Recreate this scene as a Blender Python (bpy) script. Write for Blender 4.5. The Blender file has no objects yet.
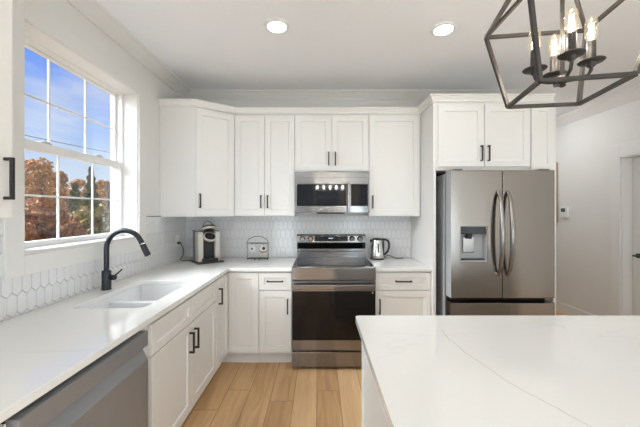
import bpy, bmesh, math, random
import numpy as np
from mathutils import Vector, Matrix

R = math.radians
PI = math.pi
C = bpy.context.scene.collection
scn = bpy.context.scene

# ------------------------------------------------------------------ camera
CAM_Z = 1.434
cam_d = bpy.data.cameras.new('camera')
cam_d.sensor_width = 36.0
cam_d.lens = 36.0 * 312.0 / 640.0
cam_d.shift_x = 1.0 / 640.0
cam_d.shift_y = -2.5 / 640.0
cam_d.clip_start = 0.02
cam_d.clip_end = 500
cam = bpy.data.objects.new('camera', cam_d)
C.objects.link(cam)
cam.location = (0, 0, CAM_Z)
cam.rotation_euler = (R(90), 0, 0)
scn.camera = cam

# ------------------------------------------------------------------ view
scn.view_settings.view_transform = 'Standard'
scn.view_settings.look = 'None'
scn.view_settings.gamma = 1.0
scn.view_settings.use_curve_mapping = False
scn.view_settings.exposure = -0.07

LAMP = 66.0          # radiance of the downlight lenses
SKY = 1.12           # sky strength
GLOW = 42.0           # added glow in the unseen sky, brightens the rooms
BULB_W = 5.0
FILL_LAMP = 16.0         # added fill lamps behind the camera, shaped as paper floor lamps


def lin(r, g, b):
    f = lambda c: (c / 255 / 12.92) if c / 255 <= 0.04045 else ((c / 255 + 0.055) / 1.055) ** 2.4
    return (f(r), f(g), f(b), 1.0)


# ------------------------------------------------------------------ world sky
world = bpy.data.worlds.new('sky')
scn.world = world
world.use_nodes = True
nt = world.node_tree
nt.nodes.clear()
N = nt.nodes.new
L = nt.links.new
tc = N('ShaderNodeTexCoord')
sep = N('ShaderNodeSeparateXYZ')
L(tc.outputs['Generated'], sep.inputs[0])
ramp = N('ShaderNodeValToRGB')
cr = ramp.color_ramp
cr.elements[0].position = 0.0
cr.elements[0].color = lin(120, 110, 95)
cr.elements[1].position = 1.0
cr.elements[1].color = lin(60, 110, 215)
for p, c in ((0.49, (130, 120, 105)), (0.5, (226, 236, 248)), (0.56, (200, 219, 247)), (0.60, (160, 193, 248)), (0.67, (104, 152, 245))):
    e = cr.elements.new(p)
    e.color = lin(*c)
mr = N('ShaderNodeMath'); mr.operation = 'MULTIPLY_ADD'
mr.inputs[1].default_value = 0.5
mr.inputs[2].default_value = 0.5
L(sep.outputs['Z'], mr.inputs[0])
L(mr.outputs[0], ramp.inputs[0])
mp = N('ShaderNodeMapping')
mp.inputs['Scale'].default_value = (2.2, 2.2, 7.5)
mp.inputs['Rotation'].default_value = (R(18), 0, 0)
L(tc.outputs['Generated'], mp.inputs[0])
nz = N('ShaderNodeTexNoise')
nz.inputs['Scale'].default_value = 1.6
nz.inputs['Detail'].default_value = 7
nz.inputs['Distortion'].default_value = 0.4
L(mp.outputs[0], nz.inputs[0])
cl = N('ShaderNodeMapRange')
cl.inputs['From Min'].default_value = 0.54
cl.inputs['From Max'].default_value = 0.86
L(nz.outputs['Fac'], cl.inputs[0])
up = N('ShaderNodeMapRange')
up.inputs['From Min'].default_value = 0.0
up.inputs['From Max'].default_value = 0.04
L(sep.outputs['Z'], up.inputs[0])
cm = N('ShaderNodeMath'); cm.operation = 'MULTIPLY'
L(cl.outputs[0], cm.inputs[0]); L(up.outputs[0], cm.inputs[1])
mx = N('ShaderNodeMix'); mx.data_type = 'RGBA'
L(cm.outputs[0], mx.inputs['Factor'])
L(ramp.outputs[0], mx.inputs['A'])
mx.inputs['B'].default_value = lin(236, 241, 250)
# added glow lobe in the unseen sky left of the house, brightening the interior
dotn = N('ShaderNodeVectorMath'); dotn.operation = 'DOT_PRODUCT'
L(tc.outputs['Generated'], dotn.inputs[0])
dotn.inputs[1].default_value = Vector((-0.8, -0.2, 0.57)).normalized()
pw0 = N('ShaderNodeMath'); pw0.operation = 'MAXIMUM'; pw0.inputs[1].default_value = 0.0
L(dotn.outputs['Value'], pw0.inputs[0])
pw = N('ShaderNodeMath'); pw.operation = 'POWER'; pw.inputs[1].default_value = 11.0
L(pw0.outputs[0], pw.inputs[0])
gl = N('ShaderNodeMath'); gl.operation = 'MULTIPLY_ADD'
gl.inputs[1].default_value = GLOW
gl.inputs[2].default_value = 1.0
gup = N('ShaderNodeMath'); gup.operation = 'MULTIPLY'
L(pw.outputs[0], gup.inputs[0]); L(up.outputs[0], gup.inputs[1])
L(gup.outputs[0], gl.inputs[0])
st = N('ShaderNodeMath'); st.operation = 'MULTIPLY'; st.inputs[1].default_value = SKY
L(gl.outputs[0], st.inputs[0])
bg = N('ShaderNodeBackground')
wmix = N('ShaderNodeMix'); wmix.data_type = 'RGBA'; wmix.clamp_factor = True
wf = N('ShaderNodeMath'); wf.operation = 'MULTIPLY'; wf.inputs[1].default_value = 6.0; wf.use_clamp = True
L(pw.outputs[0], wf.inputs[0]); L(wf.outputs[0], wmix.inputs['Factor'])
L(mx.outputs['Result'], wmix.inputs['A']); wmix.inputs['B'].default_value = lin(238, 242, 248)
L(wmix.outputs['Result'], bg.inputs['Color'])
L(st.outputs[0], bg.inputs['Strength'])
wo = N('ShaderNodeOutputWorld')
L(bg.outputs[0], wo.inputs[0])

# sun, lights the trees outside; it stands over the far right of the house
sun_d = bpy.data.lights.new('sun', 'SUN')
sun_d.energy = 1.2
sun_d.angle = R(3)
sun_d.color = (1.0, 0.93, 0.82)
sun = bpy.data.objects.new('sun', sun_d)
C.objects.link(sun)
sun.rotation_euler = Vector((-0.8, -0.35, -0.55)).to_track_quat('-Z', 'Y').to_euler()


# ------------------------------------------------------------------ materials
def new_mat(name):
    m = bpy.data.materials.new(name)
    m.use_nodes = True
    t = m.node_tree
    b = t.nodes['Principled BSDF']
    return m, t, b


def mat(name, col, rough=0.5, metal=0.0, spec=0.5, var=0.03, vscale=6.0, bump=0.0, bscale=40.0, coat=0.0, stretch=None):
    """Principled surface with a faint noise variation and optional bump."""
    m, t, b = new_mat(name)
    b.inputs['Roughness'].default_value = rough
    b.inputs['Metallic'].default_value = metal
    b.inputs['Specular IOR Level'].default_value = spec
    b.inputs['Coat Weight'].default_value = coat
    tcn = t.nodes.new('ShaderNodeTexCoord')
    src = tcn.outputs['Object']
    if stretch:
        mpn = t.nodes.new('ShaderNodeMapping')
        mpn.inputs['Scale'].default_value = stretch
        t.links.new(src, mpn.inputs[0])
        src = mpn.outputs[0]
    n = t.nodes.new('ShaderNodeTexNoise')
    n.inputs['Scale'].default_value = vscale
    n.inputs['Detail'].default_value = 3
    t.links.new(src, n.inputs[0])
    mixn = t.nodes.new('ShaderNodeMix'); mixn.data_type = 'RGBA'
    mixn.inputs['A'].default_value = tuple(max(0, c * (1 - var)) for c in col[:3]) + (1,)
    mixn.inputs['B'].default_value = tuple(min(1, c * (1 + var)) for c in col[:3]) + (1,)
    t.links.new(n.outputs['Fac'], mixn.inputs['Factor'])
    t.links.new(mixn.outputs['Result'], b.inputs['Base Color'])
    if bump:
        n2 = t.nodes.new('ShaderNodeTexNoise')
        n2.inputs['Scale'].default_value = bscale
        t.links.new(src, n2.inputs[0])
        bp = t.nodes.new('ShaderNodeBump')
        bp.inputs['Strength'].default_value = bump
        bp.inputs['Distance'].default_value = 0.002
        t.links.new(n2.outputs['Fac'], bp.inputs['Height'])
        t.links.new(bp.outputs[0], b.inputs['Normal'])
    return m


def emit(name, col, strength):
    m, t, b = new_mat(name)
    b.inputs['Base Color'].default_value = col
    b.inputs['Emission Color'].default_value = col
    b.inputs['Emission Strength'].default_value = strength
    return m


def glass(name, tint=(1, 1, 1, 1), refl=0.06, rough=0.0):
    m = bpy.data.materials.new(name)
    m.use_nodes = True
    t = m.node_tree
    t.nodes.clear()
    tr = t.nodes.new('ShaderNodeBsdfTransparent'); tr.inputs[0].default_value = tint
    gs = t.nodes.new('ShaderNodeBsdfGlossy'); gs.inputs['Roughness'].default_value = rough
    lw = t.nodes.new('ShaderNodeLayerWeight'); lw.inputs['Blend'].default_value = 0.12
    ma = t.nodes.new('ShaderNodeMath'); ma.operation = 'MULTIPLY_ADD'
    ma.inputs[1].default_value = 0.5; ma.inputs[2].default_value = refl
    t.links.new(lw.outputs['Facing'], ma.inputs[0])
    mxs = t.nodes.new('ShaderNodeMixShader')
    t.links.new(ma.outputs[0], mxs.inputs[0])
    t.links.new(tr.outputs[0], mxs.inputs[1])
    t.links.new(gs.outputs[0], mxs.inputs[2])
    o = t.nodes.new('ShaderNodeOutputMaterial')
    t.links.new(mxs.outputs[0], o.inputs[0])
    return m


def floor_mat():
    m, t, b = new_mat('oak planks')
    nn = t.nodes.new; lk = t.links.new

    def math_(op, a, bb=None, c=None):
        q = nn('ShaderNodeMath'); q.operation = op
        for i, v in enumerate((a, bb, c)):
            if v is None:
                continue
            if isinstance(v, (int, float)):
                q.inputs[i].default_value = v
            else:
                lk(v, q.inputs[i])
        return q.outputs[0]
    tcn = nn('ShaderNodeTexCoord')
    s = nn('ShaderNodeSeparateXYZ'); lk(tcn.outputs['Object'], s.inputs[0])
    u = math_('DIVIDE', math_('ADD', s.outputs['X'], 0.017 + 17.8), 0.178)
    row = math_('FLOOR', u)
    fu = math_('SUBTRACT', u, row)
    wn = nn('ShaderNodeTexWhiteNoise'); wn.noise_dimensions = '1D'; lk(row, wn.inputs['W'])
    v = math_('DIVIDE', math_('ADD', math_('ADD', s.outputs['Y'], 30), math_('MULTIPLY', wn.outputs['Value'], 1.5)), 1.5)
    seg = math_('FLOOR', v)
    fv = math_('SUBTRACT', v, seg)
    cmb = nn('ShaderNodeCombineXYZ'); lk(row, cmb.inputs[0]); lk(seg, cmb.inputs[1])
    wc = nn('ShaderNodeTexWhiteNoise'); wc.noise_dimensions = '2D'; lk(cmb.outputs[0], wc.inputs['Vector'])
    # grain
    gx = nn('ShaderNodeCombineXYZ')
    lk(math_('MULTIPLY', s.outputs['X'], 22.0), gx.inputs[0])
    lk(math_('MULTIPLY', s.outputs['Y'], 1.6), gx.inputs[1])
    lk(math_('MULTIPLY', wc.outputs['Value'], 37.0), gx.inputs[2])
    g = nn('ShaderNodeTexNoise'); g.inputs['Scale'].default_value = 1.0; g.inputs['Detail'].default_value = 6
    g.inputs['Distortion'].default_value = 0.8
    lk(gx.outputs[0], g.inputs[0])
    kn = nn('ShaderNodeTexNoise'); kn.inputs['Scale'].default_value = 2.2; kn.inputs['Detail'].default_value = 3
    lk(tcn.outputs['Object'], kn.inputs[0])
    fac = math_('ADD', math_('MULTIPLY', g.outputs['Fac'], 0.62), math_('ADD', math_('MULTIPLY', wc.outputs['Value'], 0.26), math_('MULTIPLY', kn.outputs['Fac'], 0.2)))
    rp = nn('ShaderNodeValToRGB')
    rp.color_ramp.elements[0].position = 0.28; rp.color_ramp.elements[0].color = lin(176, 133, 90)
    rp.color_ramp.elements[1].position = 0.85; rp.color_ramp.elements[1].color = lin(234, 200, 156)
    e = rp.color_ramp.elements.new(0.55); e.color = lin(213, 172, 126)
    lk(fac, rp.inputs[0])
    # seams
    du = math_('MULTIPLY', math_('MINIMUM', fu, math_('SUBTRACT', 1.0, fu)), 0.178)
    dv = math_('MULTIPLY', math_('MINIMUM', fv, math_('SUBTRACT', 1.0, fv)), 1.5)
    d = math_('MINIMUM', du, dv)
    sm = nn('ShaderNodeMapRange'); lk(d, sm.inputs[0])
    sm.inputs['From Min'].default_value = 0.0006; sm.inputs['From Max'].default_value = 0.0026
    mixn = nn('ShaderNodeMix'); mixn.data_type = 'RGBA'
    mixn.inputs['A'].default_value = lin(120, 84, 52)
    lk(sm.outputs[0], mixn.inputs['Factor']); lk(rp.outputs[0], mixn.inputs['B'])
    lk(mixn.outputs['Result'], b.inputs['Base Color'])
    b.inputs['Roughness'].default_value = 0.42
    b.inputs['Specular IOR Level'].default_value = 0.35
    bp = nn('ShaderNodeBump'); bp.inputs['Strength'].default_value = 0.3; bp.inputs['Distance'].default_value = 0.001
    lk(sm.outputs[0], bp.inputs['Height']); lk(bp.outputs[0], b.inputs['Normal'])
    return m


def quartz_mat(name, vein=None, seed=0.0):
    m, t, b = new_mat(name)
    nn = t.nodes.new; lk = t.links.new

    def math_(op, a, bb=None, c=None):
        q = nn('ShaderNodeMath'); q.operation = op
        for i, v in enumerate((a, bb, c)):
            if v is None:
                continue
            if isinstance(v, (int, float)):
                q.inputs[i].default_value = v
            else:
                lk(v, q.inputs[i])
        return q.outputs[0]
    tcn = nn('ShaderNodeTexCoord')
    mpn = nn('ShaderNodeMapping'); mpn.inputs['Location'].default_value = (seed, seed * 0.7, 0)
    mpn.inputs['Rotation'].default_value = (0, 0, R(35)); mpn.inputs['Scale'].default_value = (0.55, 1.5, 1)
    lk(tcn.outputs['Object'], mpn.inputs[0])
    n = nn('ShaderNodeTexNoise'); n.inputs['Scale'].default_value = 1.1; n.inputs['Detail'].default_value = 4
    n.inputs['Distortion'].default_value = 0.7
    lk(mpn.outputs[0], n.inputs[0])
    ridge = math_('ABSOLUTE', math_('SUBTRACT', n.outputs['Fac'], 0.5))
    mr1 = nn('ShaderNodeMapRange'); lk(ridge, mr1.inputs[0])
    mr1.inputs['From Min'].default_value = 0.0; mr1.inputs['From Max'].default_value = 0.010
    mr1.inputs['To Min'].default_value = 0.16; mr1.inputs['To Max'].default_value = 0.0
    n2 = nn('ShaderNodeTexNoise'); n2.inputs['Scale'].default_value = 1.7
    lk(tcn.outputs['Object'], n2.inputs[0])
    fade = nn('ShaderNodeMapRange'); lk(n2.outputs['Fac'], fade.inputs[0])
    fade.inputs['From Min'].default_value = 0.42; fade.inputs['From Max'].default_value = 0.62
    amount = math_('MULTIPLY', mr1.outputs[0], fade.outputs[0])
    if vein:
        s = nn('ShaderNodeSeparateXYZ'); lk(tcn.outputs['Object'], s.inputs[0])
        w = nn('ShaderNodeTexNoise'); w.inputs['Scale'].default_value = 9.0; w.inputs['Detail'].default_value = 3
        lk(tcn.outputs['Object'], w.inputs[0])
        q = math_('SUBTRACT', vein[3], s.outputs['Y'])
        fx = math_('ADD', math_('ADD', vein[0], math_('MULTIPLY', q, vein[1])), math_('MULTIPLY', math_('MULTIPLY', q, q), vein[2]))
        fx = math_('ADD', fx, math_('MULTIPLY', math_('SUBTRACT', w.outputs['Fac'], 0.5), 0.035))
        dist = math_('ABSOLUTE', math_('SUBTRACT', s.outputs['X'], fx))
        mv = nn('ShaderNodeMapRange'); lk(dist, mv.inputs[0])
        mv.inputs['From Min'].default_value = 0.0007; mv.inputs['From Max'].default_value = 0.0026
        mv.inputs['To Min'].default_value = 0.6; mv.inputs['To Max'].default_value = 0.0
        rng = math_('LESS_THAN', s.outputs['Y'], vein[3] + 0.04)
        amount = math_('MAXIMUM', amount, math_('MULTIPLY', mv.outputs[0], rng))
    mixn = nn('ShaderNodeMix'); mixn.data_type = 'RGBA'
    mixn.inputs['A'].default_value = lin(234, 233, 230)
    mixn.inputs['B'].default_value = lin(176, 174, 170)
    lk(amount, mixn.inputs['Factor'])
    lk(mixn.outputs['Result'], b.inputs['Base Color'])
    b.inputs['Roughness'].default_value = 0.09
    b.inputs['Specular IOR Level'].default_value = 0.5
    return m


M = {}
M['wall'] = mat('greige wall paint', lin(226, 224, 220), 0.7, bump=0.05, bscale=220, var=0.01)
M['ceiling'] = mat('flat ceiling paint', lin(240, 240, 241), 0.9, var=0.01)
M['trim'] = mat('white trim paint', lin(228, 227, 224), 0.4, var=0.008)
M['cab'] = mat('white cabinet lacquer', lin(231, 229, 225), 0.38, var=0.008)
M['black'] = mat('matte black metal', lin(30, 29, 29), 0.45, metal=0.0, var=0.05)
M['faucet'] = mat('gunmetal black faucet finish', lin(52, 54, 58), 0.38, metal=0.6, var=0.04)
M['steel'] = mat('brushed stainless steel', lin(142, 140, 139), 0.17, metal=1.0, var=0.04, vscale=30, stretch=(1, 1, 24), bump=0.02, bscale=60)
M['steel_v'] = mat('brushed fridge steel', lin(146, 141, 136), 0.23, metal=1.0, var=0.04, vscale=30, stretch=(24, 24, 1), bump=0.02, bscale=60)
M['steel_dw'] = mat('satin dishwasher steel', lin(150, 151, 153), 0.36, metal=0.5, var=0.03, vscale=30, stretch=(1, 1, 24))
for k_, ax in (('steel', 'X'), ('steel_v', 'X')):
    t_ = M[k_].node_tree; b_ = t_.nodes['Principled BSDF']
    b_.inputs['Anisotropic'].default_value = 0.88
    b_.inputs['Anisotropic Rotation'].default_value = 0.25
    tg = t_.nodes.new('ShaderNodeTangent'); tg.direction_type = 'RADIAL'; tg.axis = 'Z'
    t_.links.new(tg.outputs[0], b_.inputs['Tangent'])
M['steel_side'] = mat('grey enamelled steel', lin(178, 179, 181), 0.42, metal=0.0, var=0.02)
M['chrome'] = mat('polished chrome', lin(205, 203, 200), 0.12, metal=1.0, var=0.01)
M['cook_glass'] = mat('black cooktop glass', lin(12, 12, 12), 0.07, spec=0.1, var=0.05)
M['kettle'] = mat('bright kettle steel', lin(206, 204, 202), 0.22, metal=1.0, var=0.02)
M['black_glass'] = mat('black appliance glass', lin(15, 13, 12), 0.05, spec=0.38, var=0.05)
M['plastic'] = mat('black plastic', lin(26, 26, 27), 0.4, var=0.05)
M['steel_h'] = mat('satin handle steel', lin(150, 147, 144), 0.24, metal=1.0, var=0.02)
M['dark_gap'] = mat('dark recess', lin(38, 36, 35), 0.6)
M['tile'] = mat('glazed white tile', lin(226, 226, 226), 0.18, var=0.02, vscale=9)
M['grout'] = mat('grey grout', lin(186, 185, 184), 0.9, var=0.05, vscale=60)
M['sink'] = mat('white sink enamel', lin(232, 233, 234), 0.2, var=0.01)
M['floor'] = floor_mat()
M['quartz'] = quartz_mat('white veined quartz worktop', seed=3.1)
M['quartz_island'] = quartz_mat('white veined quartz island', vein=(0.53, -0.039, 0.4556, 1.33), seed=7.7)
M['lens'] = emit('lit lamp lens', (0.87, 0.95, 1.0, 1), LAMP)
M['bar_bulb'] = emit('lit bar pendant bulb', (1.0, 0.95, 0.88, 1), 120.0)
M['dome'] = emit('lit fill dome', (0.97, 0.98, 1.0, 1), 19.0)
M['fill_lamp'] = emit('lit fill lamp paper', (0.76, 0.90, 1.0, 1), FILL_LAMP)  # glow of the added floor lamps behind the camera
M['glass'] = glass('window glass', (0.985, 0.995, 0.99, 1), 0.03)
M['bulb_glass'] = glass('glowing bulb glass', (1.0, 0.965, 0.90, 1), 0.05)
t_ = M['bulb_glass'].node_tree
em_ = t_.nodes.new('ShaderNodeEmission'); em_.inputs[0].default_value = (1.0, .86, .58, 1); em_.inputs[1].default_value = 1.0
m1_ = t_.nodes.new('ShaderNodeMixShader'); m1_.inputs[0].default_value = 0.22
o_ = t_.nodes['Material Output']
t_.links.new(o_.inputs[0].links[0].from_socket, m1_.inputs[1]); t_.links.new(em_.outputs[0], m1_.inputs[2]); t_.links.new(m1_.outputs[0], o_.inputs[0])
M['filament'] = emit('glowing filament', (1.0, 0.86, 0.62, 1), 6.0)
M['bronze'] = mat('dark bronze metal', lin(60, 56, 53), 0.4, metal=0.25, var=0.06)
M['bronze_dark'] = mat('dark bronze candle metal', lin(58, 54, 51), 0.45, metal=0.3, var=0.06)
M['oak'] = mat('oak frame wood', lin(176, 152, 130), 0.5, var=0.12, vscale=12, stretch=(6, 6, 1))
M['paper'] = mat('pale print paper', lin(205, 200, 190), 0.8, var=0.2, vscale=3)
M['cream'] = mat('cream appliance plastic', lin(206, 201, 191), 0.38, var=0.02)
M['grey_plastic'] = mat('grey plastic', lin(120, 118, 115), 0.4, var=0.03)
M['white_plastic'] = mat('white plastic', lin(235, 235, 232), 0.35, var=0.01)
M['screen'] = mat('grey lcd screen', lin(96, 102, 104), 0.25, var=0.05)
M['tan'] = mat('tan wood', lin(176, 140, 92), 0.5, var=0.1, vscale=20)
M['bark'] = mat('brown bark', lin(74, 60, 48), 0.9, var=0.3, vscale=8)
M['ground'] = mat('leaf strewn ground', lin(126, 98, 66), 0.95, var=0.35, vscale=0.8)
M['siding'] = mat('outside sheathing', lin(190, 190, 185), 0.8)


def leaf_mat(name, c1, c2, c3):
    m, t, b = new_mat(name)
    nn = t.nodes.new; lk = t.links.new
    g = nn('ShaderNodeNewGeometry')
    rp = nn('ShaderNodeValToRGB')
    rp.color_ramp.elements[0].color = lin(*c1); rp.color_ramp.elements[1].color = lin(*c3)
    e = rp.color_ramp.elements.new(0.5); e.color = lin(*c2)
    lk(g.outputs['Random Per Island'], rp.inputs[0])
    lk(rp.outputs[0], b.inputs['Base Color'])
    b.inputs['Roughness'].default_value = 0.7
    b.inputs['Specular IOR Level'].default_value = 0.2
    return m


M['leaf_orange'] = leaf_mat('orange autumn leaves', (150, 102, 50), (184, 130, 66), (204, 160, 94))
M['leaf_red'] = leaf_mat('russet autumn leaves', (134, 84, 50), (164, 110, 66), (186, 140, 90))
M['leaf_brown'] = leaf_mat('brown gold autumn leaves', (104, 90, 46), (154, 122, 62), (128, 132, 66))
M['leaf_green'] = leaf_mat('dark pine needles', (54, 70, 40), (86, 98, 54), (116, 118, 66))


# ------------------------------------------------------------------ mesh helpers
class MB:
    def __init__(self):
        self.bm = bmesh.new()

    def box(self, x0, x1, y0, y1, z0, z1, mtx=None):
        x0, x1 = sorted((x0, x1)); y0, y1 = sorted((y0, y1)); z0, z1 = sorted((z0, z1))
        P = [(x0, y0, z0), (x1, y0, z0), (x1, y1, z0), (x0, y1, z0), (x0, y0, z1), (x1, y0, z1), (x1, y1, z1), (x0, y1, z1)]
        V = [self.bm.verts.new(mtx @ Vector(p) if mtx else p) for p in P]
        for f in ((0, 3, 2, 1), (4, 5, 6, 7), (0, 1, 5, 4), (1, 2, 6, 5), (2, 3, 7, 6), (3, 0, 4, 7)):
            self.bm.faces.new([V[i] for i in f])
        return self

    def prism(self, pts, z0, z1, axis='z'):
        """Extrude a counter-clockwise polygon. axis z: pts are (x, y); axis x: pts are (y, z); axis y: pts are (x, z) clockwise."""
        mk = {'z': lambda p, k: (p[0], p[1], k), 'x': lambda p, k: (k, p[0], p[1]), 'y': lambda p, k: (p[0], k, p[1])}[axis]
        A = [self.bm.verts.new(mk(p, z0)) for p in pts]
        B = [self.bm.verts.new(mk(p, z1)) for p in pts]
        n = len(pts)
        self.bm.faces.new(A[::-1]); self.bm.faces.new(B)
        for i in range(n):
            j = (i + 1) % n
            self.bm.faces.new((A[i], A[j], B[j], B[i]))
        return self

    def cyl(self, p0, p1, r0, r1=None, seg=20, cap=True):
        r1 = r0 if r1 is None else r1
        return self.tube([p0, p1], [r0, r1], seg, cap)

    def tube(self, path, r, seg=12, cap=True, closed=False, square=False):
        path = [Vector(p) for p in path]
        n = len(path)
        rr = r if isinstance(r, (list, tuple)) else [r] * n
        if square:
            seg = 4
        rings = []
        prev = None
        for i, p in enumerate(path):
            if closed:
                t = (path[(i + 1) % n] - path[i - 1])
            else:
                t = path[min(i + 1, n - 1)] - path[max(i - 1, 0)]
            t.normalize()
            if prev is None:
                a = Vector((0, 0, 1)) if abs(t.z) < 0.9 else Vector((1, 0, 0))
                u = t.cross(a).normalized()
            else:
                u = (prev - t * prev.dot(t)).normalized()
            prev = u
            w = t.cross(u)
            off = PI / 4 if square else 0
            k = rr[i] * (math.sqrt(2) if square else 1)
            rings.append([self.bm.verts.new(p + (u * math.cos(2 * PI * s / seg + off) + w * math.sin(2 * PI * s / seg + off)) * k) for s in range(seg)])
        m = n if closed else n - 1
        for i in range(m):
            a, b = rings[i], rings[(i + 1) % n]
            for s in range(seg):
                s2 = (s + 1) % seg
                self.bm.faces.new((a[s], a[s2], b[s2], b[s]))
        if cap and not closed:
            self.bm.faces.new(rings[0][::-1]); self.bm.faces.new(rings[-1])
        return self

    def lathe(self, prof, c=(0, 0, 0), seg=32, mtx=None):
        """Revolve (r, z) points round the vertical through c."""
        rings = []
        for r, z in prof:
            ring = []
            for s in range(seg):
                a = 2 * PI * s / seg
                p = Vector((c[0] + r * math.cos(a), c[1] + r * math.sin(a), c[2] + z))
                ring.append(self.bm.verts.new(mtx @ p if mtx else p))
            rings.append(ring)
        for i in range(len(rings) - 1):
            for s in range(seg):
                s2 = (s + 1) % seg
                self.bm.faces.new((rings[i][s], rings[i][s2], rings[i + 1][s2], rings[i + 1][s]))
        self.bm.faces.new(rings[0][::-1]); self.bm.faces.new(rings[-1])
        return self

    def shaker(self, x0, x1, z0, z1, y=0.0, t=0.02, stile=0.058, rec=0.009):
        """Frame-and-panel front whose face looks towards -y."""
        s = min(stile, (x1 - x0) * 0.3, (z1 - z0) * 0.3)
        c = 0.004
        def rect(a, yy):
            return [self.bm.verts.new(p) for p in ((x0 + a, yy, z0 + a), (x1 - a, yy, z0 + a), (x1 - a, yy, z1 - a), (x0 + a, yy, z1 - a))]
        k = 0.0015
        loops = [rect(0, y + t), rect(0, y + k), rect(k, y), rect(s, y), rect(s + c, y + rec)]
        for a, b in zip(loops, loops[1:]):
            for i in range(4):
                j = (i + 1) % 4
                self.bm.faces.new((a[i], a[j], b[j], b[i]))
        self.bm.faces.new(loops[-1]); self.bm.faces.new(loops[0][::-1])
        return self

    def sweep(self, path, prof, closed_prof=True):
        """Sweep a profile of (outward, z) points along a level polyline with mitred corners; outward is the right of the path."""
        path = [Vector((p[0], p[1])) for p in path]
        n = len(path)
        rings = []
        for i in range(n):
            ds = []
            if i > 0: ds.append((path[i] - path[i - 1]).normalized())
            if i < n - 1: ds.append((path[i + 1] - path[i]).normalized())
            ns = [Vector((d.y, -d.x)) for d in ds]
            mvec = ns[0] if len(ns) == 1 else (ns[0] + ns[1]) / (1 + ns[0].dot(ns[1]))
            rings.append([self.bm.verts.new((path[i].x + mvec.x * o, path[i].y + mvec.y * o, z)) for o, z in prof])
        k = len(prof)
        for i in range(n - 1):
            for s in range(k):
                s2 = (s + 1) % k
                self.bm.faces.new((rings[i][s], rings[i][s2], rings[i + 1][s2], rings[i + 1][s]))
        self.bm.faces.new(rings[0][::-1]); self.bm.faces.new(rings[-1])
        return self

    def plate(self, outer, holes, z0, z1):
        """Slab with holes: loops are lists of (x, y)."""
        tmp = bmesh.new()
        edges = []
        for lp in [outer] + holes:
            vs = [tmp.verts.new((p[0], p[1], z1)) for p in lp]
            for i in range(len(vs)):
                edges.append(tmp.edges.new((vs[i], vs[(i + 1) % len(vs)])))
        bmesh.ops.triangle_fill(tmp, use_beauty=True, use_dissolve=False, edges=edges, normal=(0, 0, 1))
        faces = [f for f in tmp.faces]
        ext = bmesh.ops.extrude_face_region(tmp, geom=faces)
        for v in [g for g in ext['geom'] if isinstance(g, bmesh.types.BMVert)]:
            v.co.z = z0
        bmesh.ops.recalc_face_normals(tmp, faces=tmp.faces[:])
        me = bpy.data.meshes.new('tmp')
        tmp.to_mesh(me); tmp.free()
        self.bm.from_mesh(me)
        bpy.data.meshes.remove(me)
        return self


def rounded(x0, x1, y0, y1, r, k=6):
    pts = []
    for cx, cy, a0 in ((x1 - r, y0 + r, -90), (x1 - r, y1 - r, 0), (x0 + r, y1 - r, 90), (x0 + r, y0 + r, 180)):
        for i in range(k + 1):
            a = R(a0 + 90 * i / k)
            pts.append((cx + r * math.cos(a), cy + r * math.sin(a)))
    return pts


def obj(name, mb, m, parent=None, smooth=False, bevel=0.0, label=None, kind=None, loc=None):
    bm = mb.bm if isinstance(mb, MB) else mb
    bmesh.ops.recalc_face_normals(bm, faces=bm.faces[:])
    me = bpy.data.meshes.new(name)
    bm.to_mesh(me); bm.free()
    me.materials.append(m)
    o = bpy.data.objects.new(name, me)
    C.objects.link(o)
    if parent is not None:
        o.parent = parent
    if loc is not None:
        o.location = loc
    if smooth:
        for p in me.polygons:
            p.use_smooth = True
        md = o.modifiers.new('split', 'EDGE_SPLIT')
        md.split_angle = R(38)
    if bevel:
        md = o.modifiers.new('bevel', 'BEVEL')
        md.width = bevel; md.segments = 2; md.limit_method = 'ANGLE'; md.angle_limit = R(35)
    if label: o['label'] = label
    if kind: o['kind'] = kind
    return o


def tag(o, label, cat, group=None, kind=None):
    o['label'] = label; o['category'] = cat
    if group: o['group'] = group
    if kind: o['kind'] = kind
    return o


def thing(name, label, cat, loc=(0, 0, 0), rotz=0.0, group=None, kind=None):
    o = bpy.data.objects.new(name, None)
    o.empty_display_size = 0.1
    C.objects.link(o)
    o.location = loc
    o.rotation_euler = (0, 0, R(rotz))
    return tag(o, label, cat, group, kind)


def struct(name, mb, m, label, cat, bevel=0.0):
    o = obj(name, mb, m, bevel=bevel)
    return tag(o, label, cat, kind='structure')


# ------------------------------------------------------------------ the room
WX, BY, RX, CZ = -1.5, 3.5, 3.45, 2.754      # left wall, back wall, right wall, ceiling
REAR, HALL = -4.2, 7.0
CT = 0.914                                     # worktop height

struct('floor', MB().box(WX - .25, RX + .25, REAR - .25, HALL + .2, -0.2, 0.0), M['floor'], 'light oak plank floor running towards the range', 'floor')
struct('ceiling', MB().box(WX - .25, RX + .25, REAR - .25, HALL + .2, CZ, CZ + 0.2), M['ceiling'], 'plain pale grey ceiling with recessed lights', 'ceiling')

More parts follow.
